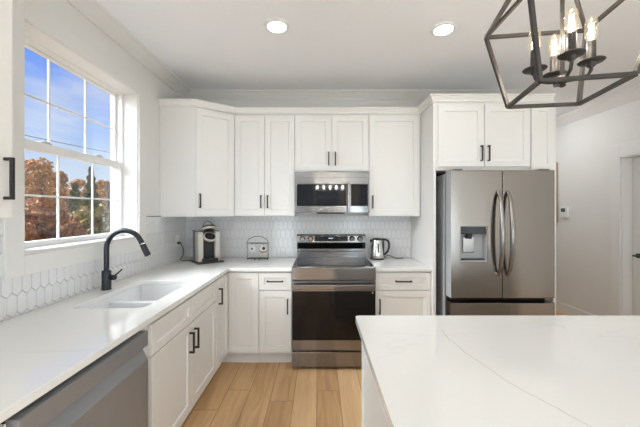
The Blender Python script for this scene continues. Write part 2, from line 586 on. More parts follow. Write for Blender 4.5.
# left wall with its window opening
WY0, WY1, WZ0, WZ1 = 1.572, 2.578, 1.21, 2.407
wl = MB()
wl.box(WX - .22, WX, REAR - .25, WY0, 0, CZ)
wl.box(WX - .22, WX, WY1, BY + .2, 0, CZ)
wl.box(WX - .22, WX, WY0, WY1, 0, WZ0)
wl.box(WX - .22, WX, WY0, WY1, WZ1, CZ)
wall_left = struct('wall_left', wl, M['wall'], 'left wall with the double-hung window over the sink', 'wall')
wall_back = struct('wall_back', MB().box(WX, 2.15, BY, BY + .15, 0, CZ), M['wall'], 'back kitchen wall behind the range and cabinets', 'wall')
struct('wall_hall', MB().box(2.0, 2.15, BY + .15, HALL, 0, CZ), M['wall'], 'hallway wall behind the refrigerator', 'wall')
struct('wall_far', MB().box(2.0, RX + .2, HALL, HALL + .2, 0, CZ), M['wall'], 'end wall of the hallway', 'wall')
DY0, DY1, DZ = 2.74, 3.56, 2.05
wr = MB()
wr.box(RX, RX + .22, REAR - .25, DY0, 0, CZ)
wr.box(RX, RX + .22, DY1, HALL, 0, CZ)
wr.box(RX, RX + .22, DY0, DY1, DZ, CZ)
struct('wall_right', wr, M['wall'], 'right wall with thermostat and white door', 'wall')
# rear wall with two wide windows behind the camera
rw = MB()
op = [(-1.0, 0.7), (1.3, 3.0)]
xs = [WX - .22, op[0][0], op[0][1], op[1][0], op[1][1], RX + .22]
for i in (0, 2, 4):
    rw.box(xs[i], xs[i + 1], REAR - .2, REAR, 0, CZ)
for a, b in op:
    rw.box(a, b, REAR - .2, REAR, 0, 0.35)
    rw.box(a, b, REAR - .2, REAR, 2.35, CZ)
struct('wall_rear', rw, M['wall'], 'rear wall of the room behind the camera', 'wall')
for n_, (a, b) in zip((2, 3), op):
    w_ = thing('window_%d' % n_, 'wide window in the rear wall, %s pair half' % ('kitchen side' if n_ == 2 else 'door side'), 'window', ((a + b) / 2, REAR - .1, 0.35), kind='structure')
    h = (b - a) / 2
    f = MB()
    f.box(-h, h, -.03, .03, 0, .05); f.box(-h, h, -.03, .03, 1.95, 2.0)
    for s in (-h, -.025, h - .05):
        f.box(s, s + .05, -.03, .03, 0.05, 1.95)
    obj('window_frame', f, M['trim'], w_)
    obj('window_glass', MB().box(-h + .05, h - .05, -.004, .004, .05, 1.95), M['glass'], w_)

# crown moulding round the ceiling
prof = [(0, CZ - .075), (.012, CZ - .075), (.02, CZ - .062), (.085, CZ - .016), (.1, CZ - .012), (.11, CZ), (0, CZ)]
prof_r = [(o, (z - CZ) * 1.5 + CZ) for o, z in prof]
struct('trim_1', MB().sweep([(WX, REAR), (WX, BY), (2.15, BY), (2.15, HALL)], prof), M['wall'], 'crown molding along the left and back walls', 'trim')
struct('trim_2', MB().sweep([(RX, HALL), (RX, REAR)], prof_r), M['wall'], 'crown molding along the right wall', 'trim')
bprof = [(0, 0), (.016, 0), (.016, .12), (.008, .135), (0, .135)]
struct('baseboard_right', MB().sweep([(RX, HALL), (RX, DY1 + .12)], bprof), M['trim'], 'white baseboard beyond the door on the right wall', 'baseboard')
struct('baseboard_front', MB().sweep([(RX, DY0 - .12), (RX, REAR)], bprof), M['trim'], 'white baseboard before the door on the right wall', 'baseboard')
struct('baseboard_hall', MB().sweep([(2.15, BY + .15), (2.15, HALL)], bprof), M['trim'], 'white baseboard of the hallway', 'baseboard')


# ---- backsplash: elongated hexagon tiles, standing proud of the grout
def clip_poly(poly, axis, val, keep_less):
    out = []
    n = len(poly)
    for i in range(n):
        a, b = poly[i], poly[(i + 1) % n]
        ina = (a[axis] <= val) if keep_less else (a[axis] >= val)
        inb = (b[axis] <= val) if keep_less else (b[axis] >= val)
        if ina:
            out.append(a)
        if ina != inb:
            t = (val - a[axis]) / (b[axis] - a[axis])
            out.append((a[0] + t * (b[0] - a[0]), a[1] + t * (b[1] - a[1])))
    return out


def tiles(mb, u0, u1, v0, v1, place, exclude=None, phase=0.0):
    """Picket tiles in the rectangle; place(u, v, out) gives the 3-D point."""
    w, pitch, pt, g = 0.0515, 0.100, 0.022, 0.0022
    zb = CT + 0.0005
    k0 = int((u0 - phase) / w) - 2
    k1 = int((u1 - phase) / w) + 2
    for r_ in range(-1, 8):
        z = zb + r_ * pitch
        for k in range(k0, k1):
            cu = phase + (k + (0.5 if r_ % 2 else 0.0)) * w
            h = w / 2 - g / 2
            poly = [(cu, z + g), (cu + h, z + pt + g * .4), (cu + h, z + pitch - g * .4), (cu, z + pitch + pt - g), (cu - h, z + pitch - g * .4), (cu - h, z + pt + g * .4)]
            pieces = [(u0, u1, v0, v1)] if exclude is None else exclude
            for (a0, a1, b0, b1) in pieces:
                p = clip_poly(clip_poly(clip_poly(clip_poly(poly, 0, a0, False), 0, a1, True), 1, b0, False), 1, b1, True)
                if len(p) < 3:
                    continue
                ar = abs(sum(p[i][0] * p[(i + 1) % len(p)][1] - p[(i + 1) % len(p)][0] * p[i][1] for i in range(len(p)))) / 2
                if ar < 4e-5:
                    continue
                ms = (sum(q[0] for q in p) / len(p), sum(q[1] for q in p) / len(p))
                A = [mb.bm.verts.new(place(q[0], q[1], 0.0)) for q in p]
                B = [mb.bm.verts.new(place(q[0], q[1], 0.0062)) for q in p]
                D = [mb.bm.verts.new(place(q[0] + (ms[0] - q[0]) * .05, q[1] + (ms[1] - q[1]) * .03, 0.0075)) for q in p]
                n = len(p)
                for i in range(n):
                    j = (i + 1) % n
                    mb.bm.faces.new((A[i], A[j], B[j], B[i])); mb.bm.faces.new((B[i], B[j], D[j], D[i]))
                mb.bm.faces.new(D)


TT = 1.383                                     # top of the tiles
t = MB()
tiles(t, WX + .009, 1.03, CT + .001, TT, lambda u, v, o: (u, BY - .004 - o, v), phase=0.012)
obj('backsplash', t, M['tile'], wall_back)
obj('grout', MB().box(WX, 1.03, BY - .006, BY, CT + .0005, TT), M['grout'], wall_back)
t = MB()
cas = 0.10
tiles(t, 0.3, BY - .009, CT + .001, TT, lambda u, v, o: (WX + .004 + o, u, v),
      exclude=[(0.3, WY0 - cas, CT + .001, TT), (WY0 - cas, WY1 + cas, CT + .001, WZ0 - cas), (WY1 + cas, BY - .009, CT + .001, TT)], phase=0.02)
obj('backsplash', t, M['tile'], wall_left)
gmb = MB()
gmb.box(WX, WX + .006, 0.3, WY0 - cas, CT + .0005, TT)
gmb.box(WX, WX + .006, WY0 - cas, WY1 + cas, CT + .0005, WZ0 - cas)
gmb.box(WX, WX + .006, WY1 + cas, BY - .006, CT + .0005, TT)
obj('grout', gmb, M['grout'], wall_left)

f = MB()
f.box(WX, WX + .0135, WY1 + cas, 2.939, TT, TT + .005)  # dark strip along the top edge of the tiles
obj('dark_tile_edge', f, M['dark_gap'], wall_left, label='thin dark strip along the tile top')

# ---- kitchen window
win = thing('window_1', 'white double-hung window above the sink showing autumn trees', 'window', (WX, (WY0 + WY1) / 2, WZ0), kind='structure')


def W(mb, x0, x1, y0, y1, z0, z1):
    yc = (WY0 + WY1) / 2
    return mb.box(x0 - WX, x1 - WX, y0 - yc, y1 - yc, z0 - WZ0, z1 - WZ0)


f = MB()
W(f, WX, WX + .018, WY0 - cas, WY0, WZ0 - cas, WZ1 + cas)
W(f, WX, WX + .018, WY1, WY1 + cas, WZ0 - cas, WZ1 + cas)
W(f, WX, WX + .018, WY0, WY1, WZ0 - cas, WZ0)
W(f, WX, WX + .018, WY0, WY1, WZ1, WZ1 + cas)
obj('window_casing', f, M['wall'], win, bevel=.002)
f = MB()
xo = WX - .22
JL = .006
W(f, xo, WX + .002, WY0, WY0 + JL, WZ0, WZ1)
W(f, xo, WX + .002, WY1 - JL, WY1, WZ0, WZ1)
W(f, xo, WX + .002, WY0 + JL, WY1 - JL, WZ0, WZ0 + .010)
W(f, xo, WX + .002, WY0 + JL, WY1 - JL, WZ1 - JL, WZ1)
obj('jamb', f, M['trim'], win, bevel=.001)
f = MB()   # vinyl frame round the sashes
VW = .010
W(f, xo + .01, WX - .115, WY0 + JL, WY0 + JL + VW, WZ0 + .010, WZ1 - JL)
W(f, xo + .01, WX - .115, WY1 - JL - VW, WY1 - JL, WZ0 + .010, WZ1 - JL)
W(f, xo + .01, WX - .115, WY0 + JL + VW, WY1 - JL - VW, WZ0 + .010, WZ0 + .022)
W(f, xo + .01, WX - .115, WY0 + JL + VW, WY1 - JL - VW, WZ1 - JL - .008, WZ1 - JL)
obj('vinyl_frame', f, M['trim'], win, bevel=.001)


def sash(name, x0, x1, z0, z1, bot, top, ga, gb):
    a, b = WY0 + JL + VW, WY1 - JL - VW
    f = MB()
    W(f, x0, x1, a, ga, z0, z1); W(f, x0, x1, gb, b, z0, z1)
    W(f, x0, x1, ga, gb, z0, z0 + bot); W(f, x0, x1, ga, gb, z1 - top, z1)
    s = obj(name, f, M['trim'], win, bevel=.0015)
    gz0, gz1 = z0 + bot, z1 - top
    xm = (x0 + x1) / 2
    g = MB(); W(g, xm - .003, xm + .003, ga, gb, gz0, gz1)
    obj('glass_pane', g, M['glass'], s)
    f = MB()
    for k in (1, 2):
        y = ga + (gb - ga) * k / 3
        W(f, xm - .0045, xm + .0045, y - .0055, y + .0055, gz0, gz1)
    z = (gz0 + gz1) / 2
    for k in range(3):
        y0 = ga + (gb - ga) * k / 3 + (.0055 if k else 0); y1 = ga + (gb - ga) * (k + 1) / 3 - (.0055 if k < 2 else 0)
        W(f, xm - .0045, xm + .0045, y0, y1, z - .0055, z + .0055)
    obj('muntin_grid', f, M['trim'], s)
    return s


sash('upper_sash', WX - .2, WX - .165, 1.79, WZ1 - JL - .008, .034, .012, 1.640, 2.549)
ls = sash('lower_sash', WX - .158, WX - .122, WZ0 + .022, 1.834, .03, .05, 1.664, 2.555)
for y in (1.86, 2.31):
    f = MB(); W(f, WX - .15, WX - .122, y - .035, y + .035, 1.834, 1.842); W(f, WX - .142, WX - .13, y - .012, y + .03, 1.842, 1.85)
    obj('sash_lock', f, M['steel_side'], ls, label='grey sash lock')
f = MB()
W(f, WX - .115, WX + .003, WY0 + JL, WY1 - JL, WZ0 + .010, WZ0 + .018)
obj('sill_board', f, M['trim'], win)

# ---- right-hand door
dr = thing('door_1', 'white panel door with black lever in the right wall', 'door', (RX, (DY0 + DY1) / 2, 0), kind='structure')


def Dm(mb, x0, x1, y0, y1, z0, z1):
    yc = (DY0 + DY1) / 2
    return mb.box(x0 - RX, x1 - RX, y0 - yc, y1 - yc, z0, z1)


f = MB()
Dm(f, RX - .018, RX, DY0 - .115, DY0, 0, DZ + .15); Dm(f, RX - .018, RX, DY1, DY1 + .115, 0, DZ + .15)
Dm(f, RX - .018, RX, DY0, DY1, DZ, DZ + .15)
obj('door_casing', f, M['trim'], dr, bevel=.003)
f = MB()
Dm(f, RX, RX + .2, DY0, DY0 + .014, 0, DZ); Dm(f, RX, RX + .2, DY1 - .014, DY1, 0, DZ)
Dm(f, RX, RX + .2, DY0 + .014, DY1 - .014, DZ - .014, DZ)
obj('jamb', f, M['trim'], dr)
f = MB()
for z0, z1 in ((0.01, .95), (1.05, DZ - .016)):
    pass
dp = MB().shaker(DY0 + .016, DY1 - .016, .008, DZ - .016, y=0, t=.04, stile=.11, rec=.008)
leaf = obj('door_leaf', dp, M['trim'], dr)
leaf.rotation_euler = (0, 0, R(-90))
leaf.location = (.11, 0, 0)
leaf.matrix_parent_inverse = Matrix.Identity(4)
# a leaf turned -90 deg faces -x; its local x runs along -Y
for v in leaf.data.vertices:
    v.co.x = v.co.x - (DY0 + DY1) / 2
f = MB()
lx = -(3.475 - (DY0 + DY1) / 2)
f.cyl((lx, .002, .935), (lx, -.012, .935), .026, seg=20)
f.cyl((lx, -.01, .935), (lx, -.05, .935), .010, seg=12)
f.tube([(lx - .012, -.05, .935), (lx + .05, -.052, .938), (lx + .115, -.048, .935)], [.010, .009, .007], seg=10)
h_ = obj('lever_handle', f, M['black'], leaf, smooth=True, label='black lever handle')


# ------------------------------------------------------------------ cabinets
def handle(parent, x, z, length, vertical, y=0.0):
    """Square bar pull on the front plane y; (x, z) is its middle."""
    f = MB()
    s, d = .0058, .034
    h = length / 2
    if vertical:
        f.box(x - s, x + s, y - d, y - d + 2 * s, z - h, z + h)
        for e in (-1, 1):
            z0 = z + e * (h - s)
            f.box(x - s, x + s, y - d + 2 * s, y, z0 - s, z0 + s)
    else:
        f.box(x - h, x + h, y - d, y - d + 2 * s, z - s, z + s)
        for e in (-1, 1):
            x0 = x + e * (h - s)
            f.box(x0 - s, x0 + s, y - d + 2 * s, y, z - s, z + s)
    return obj('handle', f, M['black'], parent, bevel=.001, label='black bar handle')


def front(root, kind, x0, x1, z0, z1, hd=None, stile=.058, y=0.0):
    g = .0015
    d = obj(kind, MB().shaker(x0 + g, x1 - g, z0 + g, z1 - g, y=y, stile=stile), M['cab'], root)
    if hd:
        handle(d, hd[0], hd[1], hd[2], hd[3], y)
    return d


def base_cabinet(label, loc, rot, w, depth, fronts, open_top=False, lo=0.0, group=None, name='base_cabinet'):
    t = thing(name, label, 'cabinet', loc, rot, group)
    f = MB()
    y0, y1, z0, z1 = .0205, depth, .115, .882
    if open_top:
        f.box(lo, lo + .018, y0, y1, z0, z1); f.box(w - .018, w, y0, y1, z0, z1)
        f.box(lo + .018, w - .018, y0, y1, z0, z0 + .018); f.box(lo + .018, w - .018, y1 - .01, y1, z0 + .018, z1)
        f.box(lo + .018, w - .018, y0, y0 + .02, .69, .882)
        f.box(lo + .018, .062, y0, y0 + .02, .133, .69)
    else:
        f.box(lo, w, y0, y1, z0, z1)
    obj('body', f, M['cab'], t)
    obj('toe_kick', MB().box(lo, w, .085, .103, 0, z0), M['cab'], t)
    for a in fronts:
        front(t, *a)
    return t


LX = -0.835      # front plane of the left run of doors
FY = 2.87        # front plane of the back run of doors
DZ0, DZ1, RZ0, RZ1 = .133, .702, .706, .866

# sink base: local x = world Y - 1.50
base_cabinet('white sink cabinet under the worktop with two doors and two false fronts', (LX, 1.497, 0), 90, 1.046, .655, [
    ('false_front', .062, .553, RZ0, RZ1, None, .045), ('false_front', .553, 1.044, RZ0, RZ1, None, .045),
    ('door', .062, .553, DZ0, DZ1, (.515, .585, .135, True)), ('door', .553, 1.044, DZ0, DZ1, (.592, .585, .135, True))], open_top=True, name='sink_cabinet')

# corner base, an L with a bifold door
cb = thing('corner_cabinet', 'white corner base cabinet with folding door between sink cabinet and drawer cabinet', 'cabinet', (LX, FY, 0))
f = MB().prism([(WX + .012 - LX, 2.546 - FY), (-.02, 2.546 - FY), (-.02, .02), (-.555 - LX, .02), (-.555 - LX, BY - .012 - FY), (WX + .012 - LX, BY - .012 - FY)], .115, .882)
obj('body', f, M['cab'], cb)
f = MB().prism([(-.10, 2.546 - FY), (-.085, 2.546 - FY), (-.085, .085), (-.555 - LX, .085), (-.555 - LX, .10), (-.10, .10)], 0, .115)
obj('toe_kick', f, M['cab'], cb)
dl = obj('door', MB().shaker(2.5475 - FY, -.004, DZ0, RZ1), M['cab'], cb)
dl.rotation_euler = (0, 0, R(90))
handle(dl, 2.602 - FY, .722, .135, True)
obj('door', MB().shaker(.004, -.5565 - LX, DZ0, RZ1), M['cab'], cb)

base_cabinet('white narrow drawer cabinet between the corner cabinet and the range', (-.553, FY, 0), 0, .300, .618, [
    ('drawer', .0, .300, RZ0, RZ1, (.15, .79, .15, False), .045), ('door', 0, .300, DZ0, DZ1, (.266, .558, .135, True))], name='drawer_cabinet')
base_cabinet('white drawer cabinet between the range and the refrigerator panel', (.52, FY, 0), 0, .508, .618, [
    ('drawer', .0, .508, RZ0, RZ1, (.255, .79, .15, False), .045), ('door', 0, .508, DZ0, DZ1, (.036, .558, .135, True))], name='drawer_cabinet')
base_cabinet('white base cabinet nearest the camera left of the dishwasher', (LX, 0.25, 0), 90, .585, .655, [
    ('drawer', .0, .585, RZ0, RZ1, (.29, .79, .15, False), .045), ('door', 0, .585, DZ0, DZ1, (.05, .58, .135, True))], name='drawer_cabinet')

# ---- wall cabinets
UF = 3.15       # front plane of doors
UZ0, UZ1, UT = 1.385, 2.402, 2.43


def wall_cabinet(label, loc, rot, w, z0, fronts, depth=.338, z1=UT, name='wall_cabinet'):
    t = thing(name, label, 'cabinet', (loc[0], loc[1], z0), rot)
    obj('body', MB().box(0, w, .0205, depth, 0, z1 - z0), M['cab'], t)
    for k, x0, x1, a, b, hd in fronts:
        front(t, k, x0, x1, a - z0, b - z0, (hd[0], hd[1] - z0, hd[2], hd[3]) if hd else None)
    return t


wall_cabinet('white two-door wall cabinet left of the microwave', (-.853, UF), 0, .607, 1.38, [
    ('door', 0, .3035, UZ0, UZ1, (.27, 1.528, .13, True)), ('door', .3035, .607, UZ0, UZ1, (.337, 1.528, .13, True))])
wall_cabinet('short white two-door wall cabinet above the microwave', (-.244, UF), 0, .747, 1.833, [
    ('door', 0, .3735, 1.838, UZ1, (.342, 1.96, .135, True)), ('door', .3735, .747, 1.838, UZ1, (.408, 1.96, .135, True))])
wall_cabinet('white single-door wall cabinet right of the microwave', (.505, UF), 0, .525, 1.38, [
    ('door', 0, .51, UZ0, UZ1, (.034, 1.525, .13, True))])
# diagonal corner wall cabinet
ca, cb2 = Vector((-1.168, 2.94)), Vector((-.855, 3.17))
cc = thing('corner_wall_cabinet', 'white diagonal corner wall cabinet above the coffee maker', 'cabinet', (ca.x, ca.y, 1.38))
f = MB().prism([(WX + .003 - ca.x, 0), (0, 0), (cb2.x - ca.x, cb2.y - ca.y), (cb2.x - ca.x, BY - .002 - ca.y), (WX + .003 - ca.x, BY - .002 - ca.y)], 0, UT - 1.38)
obj('body', f, M['cab'], cc)
ln = (cb2 - ca).length
dd = front(cc, 'door', .004, ln - .012, .005, UZ1 - 1.38, (.036, 1.53 - 1.38, .135, True), y=-.0205)
dd.rotation_euler = (0, 0, math.atan2(cb2.y - ca.y, cb2.x - ca.x))
# near cabinet on the left wall
wall_cabinet('white wall cabinet left of the window with black handle', (-1.155, .55), 90, .628, 1.405, [
    ('door', 0, .628, 1.408, UZ1, (.596, 1.553, .155, True))], depth=.342)

# refrigerator surround
tag(obj('side_panel', MB().box(0, .025, 0, BY - .003 - 2.82, 0, UT), M['cab'], loc=(1.032, 2.82, 0), bevel=.001), 'tall white panel between the right drawer cabinet and the refrigerator', 'panel')
tag(obj('side_panel', MB().box(0, .025, 0, BY - .003 - 2.82, 0, UT), M['cab'], loc=(2.117, 2.82, 0), bevel=.001), 'tall white panel right of the refrigerator by the hallway', 'panel')
wall_cabinet('short deep white two-door cabinet above the refrigerator', (1.0585, 2.80), 0, 1.057, 1.80, [
    ('door', .012, .425, 1.83, UZ1 - .01, (.395, 1.95, .14, True)), ('door', .428, .842, 1.83, UZ1 - .01, (.458, 1.95, .14, True)),
    ('filler_panel', .848, 1.056, 1.80, UZ1 - .01, None)], depth=.695)

# crown on the cabinets
cprof = [(0, UT - .012), (.012, UT - .012), (.014, UT + .004), (.034, UT + .034), (.042, UT + .036), (.042, UT + .047), (-.03, UT + .047), (-.03, UT + .001), (0, UT + .001)]
struct('trim_3', MB().sweep([(WX + .004, 2.939), (ca.x, ca.y - .001), (cb2.x + .003, 3.166), (1.031, 3.166), (1.031, 2.817), (2.105, 2.817)], cprof), M['cab'],
       'white crown strip along the tops of the wall cabinets', 'trim')

# ------------------------------------------------------------------ worktops
CB = .884
xf = -.822; yf = 2.847
sink_hole = rounded(-1.335, -.94, 1.672, 2.334, .05)
outer = [(WX + .001, .25), (xf, .25), (xf, yf), (-.249, yf), (-.249, BY - .001), (WX + .001, BY - .001)]
ct = obj('worktop', MB().plate(outer, [sink_hole], CB, CT), M['quartz'], bevel=.003)
tag(ct, 'white quartz worktop in an L along window and back wall left of the range', 'worktop')
ct = obj('worktop', MB().box(.517, 1.0305, yf, BY - .001, CB, CT), M['quartz'], bevel=.003)
tag(ct, 'short white quartz worktop under the kettle right of the range', 'worktop')

# sink
sk = thing('kitchen_sink', 'white undermount double-bowl sink set in the worktop below the window', 'sink', (-1.1375, 2.003, .66))
f = MB()
x0, x1, y0, y1, b, tp = -.2075, .2075, -.341, .341, 0.0, .2235
f.box(x0, x1, y0, y1, b, b + .012)
f.box(x0, x0 + .012, y0, y1, b + .012, tp); f.box(x1 - .012, x1, y0, y1, b + .012, tp)
f.box(x0 + .012, x1 - .012, y0, y0 + .012, b + .012, tp); f.box(x0 + .012, x1 - .012, y1 - .012, y1, b + .012, tp)
f.box(x0 + .012, x1 - .012, -.02, .02, b + .012, .194)
obj('basin', f, M['sink'], sk, bevel=.006)
for y in (-.175, .175):
    f = MB().lathe([(.045, .0121), (.045, .015), (.036, .016), (.03, .0135), (.004, .0135)], (0, y, 0))
    obj('drain', f, M['chrome'], sk, smooth=True, label='chrome drain')

# faucet
fc = thing('kitchen_faucet', 'matte black gooseneck faucet standing behind the sink', 'faucet', (-1.408, 2.067, CT))
f = MB().lathe([(.031, 0), (.031, .004), (.028, .006), (.028, .122), (.026, .126), (.019, .127)], seg=28)
obj('base_body', f, M['faucet'], fc, smooth=True)
path = [(0, 0, .12), (0, 0, .20), (0, 0, .275)]
cx, cz, rad = .119, .272, .119
for i in range(1, 15):
    a = R(180 - 154 * i / 14)
    path.append((cx + rad * math.cos(a), 0, cz + rad * math.sin(a)))
ex, ez = path[-1][0], path[-1][2]
dx_, dz_ = math.sin(R(27)), -math.cos(R(27))
path.append((ex + .024 * dx_, 0, ez + .024 * dz_))
obj('spout', MB().tube(path, .0165, seg=16), M['faucet'], fc, smooth=True)
p0 = Vector(path[-1]); dv = Vector((dx_, 0, dz_))
sh = obj('spray_head', MB().tube([p0 + dv * .006, p0 + dv * .05, p0 + dv * .085, p0 + dv * .088], [.0185, .019, .0195, .016], seg=18), M['faucet'], fc, smooth=True)
obj('collar_ring', MB().tube([p0 - dv * .001, p0 + dv * .006], .0188, seg=18), M['chrome'], sh, smooth=True, label='chrome collar ring')
lv = MB().cyl((.02, 0, .080), (.064, -.012, .083), .0165, seg=18)
lever = obj('lever_hub', lv, M['faucet'], fc, smooth=True)
obj('lever', MB().tube([(.054, -.01, .088), (.084, -.015, .110), (.116, -.02, .138)], [.0055, .005, .0045], seg=10), M['faucet'], lever, smooth=True)

# ------------------------------------------------------------------ island
isl = thing('kitchen_island', 'white painted kitchen island body in the foreground under the quartz top', 'island', (.21, 0.52, 0))
f = MB()
f.box(0.004, 2.2, 0.004, 1.0, .0, .882)
obj('body', f, M['cab'], isl)
f = MB()
f.box(-.002, .0045, 0, .11, 0, .882); f.box(-.002, .0045, .945, 1.004, 0, .882)
f.box(-.002, .0045, .11, .945, 0, .11); f.box(-.002, .0045, .11, .945, .80, .882)
obj('end_panel', f, M['cab'], isl, bevel=.001)
f = MB()
for k in range(4):
    f.shaker(.03 + k * .54, .56 + k * .54, .133, .866)
bp_ = obj('back_panel', f, M['cab'], isl)
bp_.rotation_euler = (0, 0, R(180)); bp_.location = (2.22, 1.018, 0)
r_ = .012
pts = rounded(.18, 2.5, .49, 1.5525, .018)
it = obj('island_worktop', MB().plate(pts, [], CB, CT), M['quartz_island'], bevel=.004)
tag(it, 'white quartz island top with a thin grey vein in the foreground', 'worktop')

# ------------------------------------------------------------------ dishwasher
dw = thing('dishwasher', 'stainless steel dishwasher under the worktop left of the sink cabinet', 'dishwasher', (-.81, .84, 0), 90)
wd = .64
obj('body', MB().box(.004, wd - .004, .04, .62, .1, .866), M['dark_gap'], dw)
obj('toe_kick', MB().box(.004, wd - .004, .10, .12, 0, .1), M['plastic'], dw)
obj('door', MB().prism([(0, .12), (0, .735), (.034, .800), (.04, .800), (.04, .12)][::-1], .003, wd - .003, axis='x'), M['steel_dw'], dw, bevel=.001)
f = MB().prism([(.0, .800), (.0, .868), (.04, .868), (.04, .8005), (.03, .8005)][::-1], .003, wd - .003, axis='x')
obj('control_panel', f, M['steel_dw'], dw, bevel=.001)

# ------------------------------------------------------------------ range
rg = thing('range', 'stainless steel electric range between the two drawer cabinets', 'range', (-.2455, 2.81, 0))
RW = .757
obj('body', MB().box(.004, RW - .004, .045, .655, .03, .905), M['steel_side'], rg)
for x in (.05, RW - .05):
    for y in (.1, .6):
        obj('foot', MB().cyl((x, y, 0), (x, y, .03), .018, seg=12), M['plastic'], rg)
obj('cooktop', MB().box(.002, RW - .002, .03, .60,   .905, .925), M['cook_glass'], rg, bevel=.003)
for x in (0, RW - .010):
    obj('cooktop_trim', MB().box(x, x + .010, .02, .60, .900, .929), M['steel'], rg, bevel=.002)
f = MB().prism([(0, .812), (.045, .812), (.045, .932), (.012, .932), (0, .92)], 0, RW, axis='x')
obj('front_panel', f, M['steel'], rg, bevel=.002)
dr_ = obj('oven_door', MB().box(.002, RW - .002, -.002, .044, .178, .80), M['steel'], rg, bevel=.003)
obj('door_glass', MB().box(.006, RW - .006, -.006, -.0015, .272, .712), M['black_glass'], dr_, label='black glass oven window')
f = MB()
f.box(.012, RW - .012, -.058, -.034, .738, .782)
for x in (.012, RW - .042):
    f.box(x, x + .03, -.034, .0, .742, .778)
obj('door_handle', f, M['steel'], dr_, bevel=.008)
f = MB().cyl((RW - .03, -.0058, .70), (RW - .03, -.0075, .70), .009, seg=16)  # small bright disc at the upper right of the door glass
obj('bright_disc', f, M['chrome'], dr_)
dw_ = obj('storage_drawer', MB().box(.002, RW - .002, -.002, .044, .032, .164), M['steel'], rg, bevel=.003)
# backguard
f = MB().prism([(.605, .925), (.655, .925), (.655, 1.178), (.60, 1.178), (.585, 1.165), (.578, 1.092), (.625, 1.068), (.625, .995), (.605, .99)][::-1], .004, RW - .004, axis='x')
bgd = obj('backguard', f, M['steel'], rg, bevel=.001)
f = MB().prism([(.590, 1.022), (.626, 1.018), (.626, 1.072), (.579, 1.088)][::-1], .006, RW - .006, axis='x')
obj('vent_strip', f, M['black_glass'], bgd, bevel=.004, label='glossy black vent strip')
f = MB().prism([(.5785, 1.106), (.584, 1.106), (.590, 1.162), (.5835, 1.162)][::-1], .198, .56, axis='x')
dsp = obj('display', f, M['black_glass'], bgd, label='black glass display')
f = MB()
for i, dx in enumerate((.0, .012, .024, .036)):
    f.box(.352 + dx, .360 + dx, .576, .579, 1.134, 1.142)
obj('clock_digits', f, emit('pale clock digits', lin(200, 225, 235), .9), dsp)
for x in (.065, .155, .605, .692):
    k = obj('knob', MB().cyl((x, .583, 1.134), (x, .552, 1.131), .0235, .020, seg=22), M['steel_h'], bgd, smooth=True)
    obj('knob_ring', MB().cyl((x, .585, 1.134), (x, .577, 1.1335), .030, seg=22), M['plastic'], k, smooth=True)

# burner rings printed on the glass: kept as thin discs of the cooktop
# ------------------------------------------------------------------ microwave
mwv = thing('microwave', 'stainless over-the-range microwave mounted above the range', 'microwave', (-.242, 3.10, 1.415))
MW = .744
obj('body', MB().box(0, MW, .03, .395, .004, .415), M['steel_side'], mwv)
f = MB()
f.box(0, MW, 0, .03, .287, .413)
obj('top_panel', f, M['steel'], mwv, bevel=.002)
f = MB(); f.box(0, MW, -.001, .0, .352, .3535)
obj('panel_seam', f, M['dark_gap'], mwv)
d_ = obj('door', MB().box(0, .548, 0, .03, .004, .285), M['steel'], mwv, bevel=.002)
obj('door_window', MB().box(.022, .515, -.004, .0005, .068, .285), M['black_glass'], d_, label='black glass door window')
f = MB()
f.box(.522, .546, -.042, -.028, .012, .305)
f.box(.524, .544, -.028, 0, .02, .045); f.box(.524, .544, -.028, 0, .26, .283)
obj('door_handle', f, M['steel'], d_, bevel=.004)
c_ = obj('control_panel', MB().box(.549, MW, 0, .03, .004, .285), M['steel'], mwv, bevel=.002)
obj('keypad', MB().box(.560, MW - .016, -.004, .0005, .068, .285), M['black_glass'], c_, label='black glass keypad')
obj('vent_grille', MB().box(.22, .50, .03, .12, -.01, .004), M['plastic'], mwv)

# ------------------------------------------------------------------ refrigerator
fr = thing('refrigerator', 'stainless french door refrigerator with water dispenser beside the hallway', 'refrigerator', (1.125, 2.66, 0))
FW = .887
obj('body', MB().box(.0, FW, .145, .80, .03, 1.765), M['steel_side'], fr, bevel=.004)
for x in (.08, FW - .08):
    for y in (.2, .74):
        obj('foot', MB().cyl((x, y, 0), (x, y, .03), .02, seg=12), M['plastic'], fr)
f = MB(); f.box(.012, FW - .012, .105, .145, .04, 1.76)
obj('gasket', f, M['dark_gap'], fr)


def fridge_door(x0, x1, z0, z1, hole=None):
    f = MB()
    if hole:
        a, b, c, d = hole
        f.box(x0, a, 0, .105, z0, z1); f.box(b, x1, 0, .105, z0, z1)
        f.box(a, b, 0, .105, z0, c); f.box(a, b, 0, .105, d, z1); f.box(a, b, .075, .105, c, d)
        # one body: weld the touching blocks into a single skin
        bmesh.ops.remove_doubles(f.bm, verts=f.bm.verts[:], dist=1e-5)
        return f
    f.box(x0, x1, 0, .105, z0, z1)
    return f


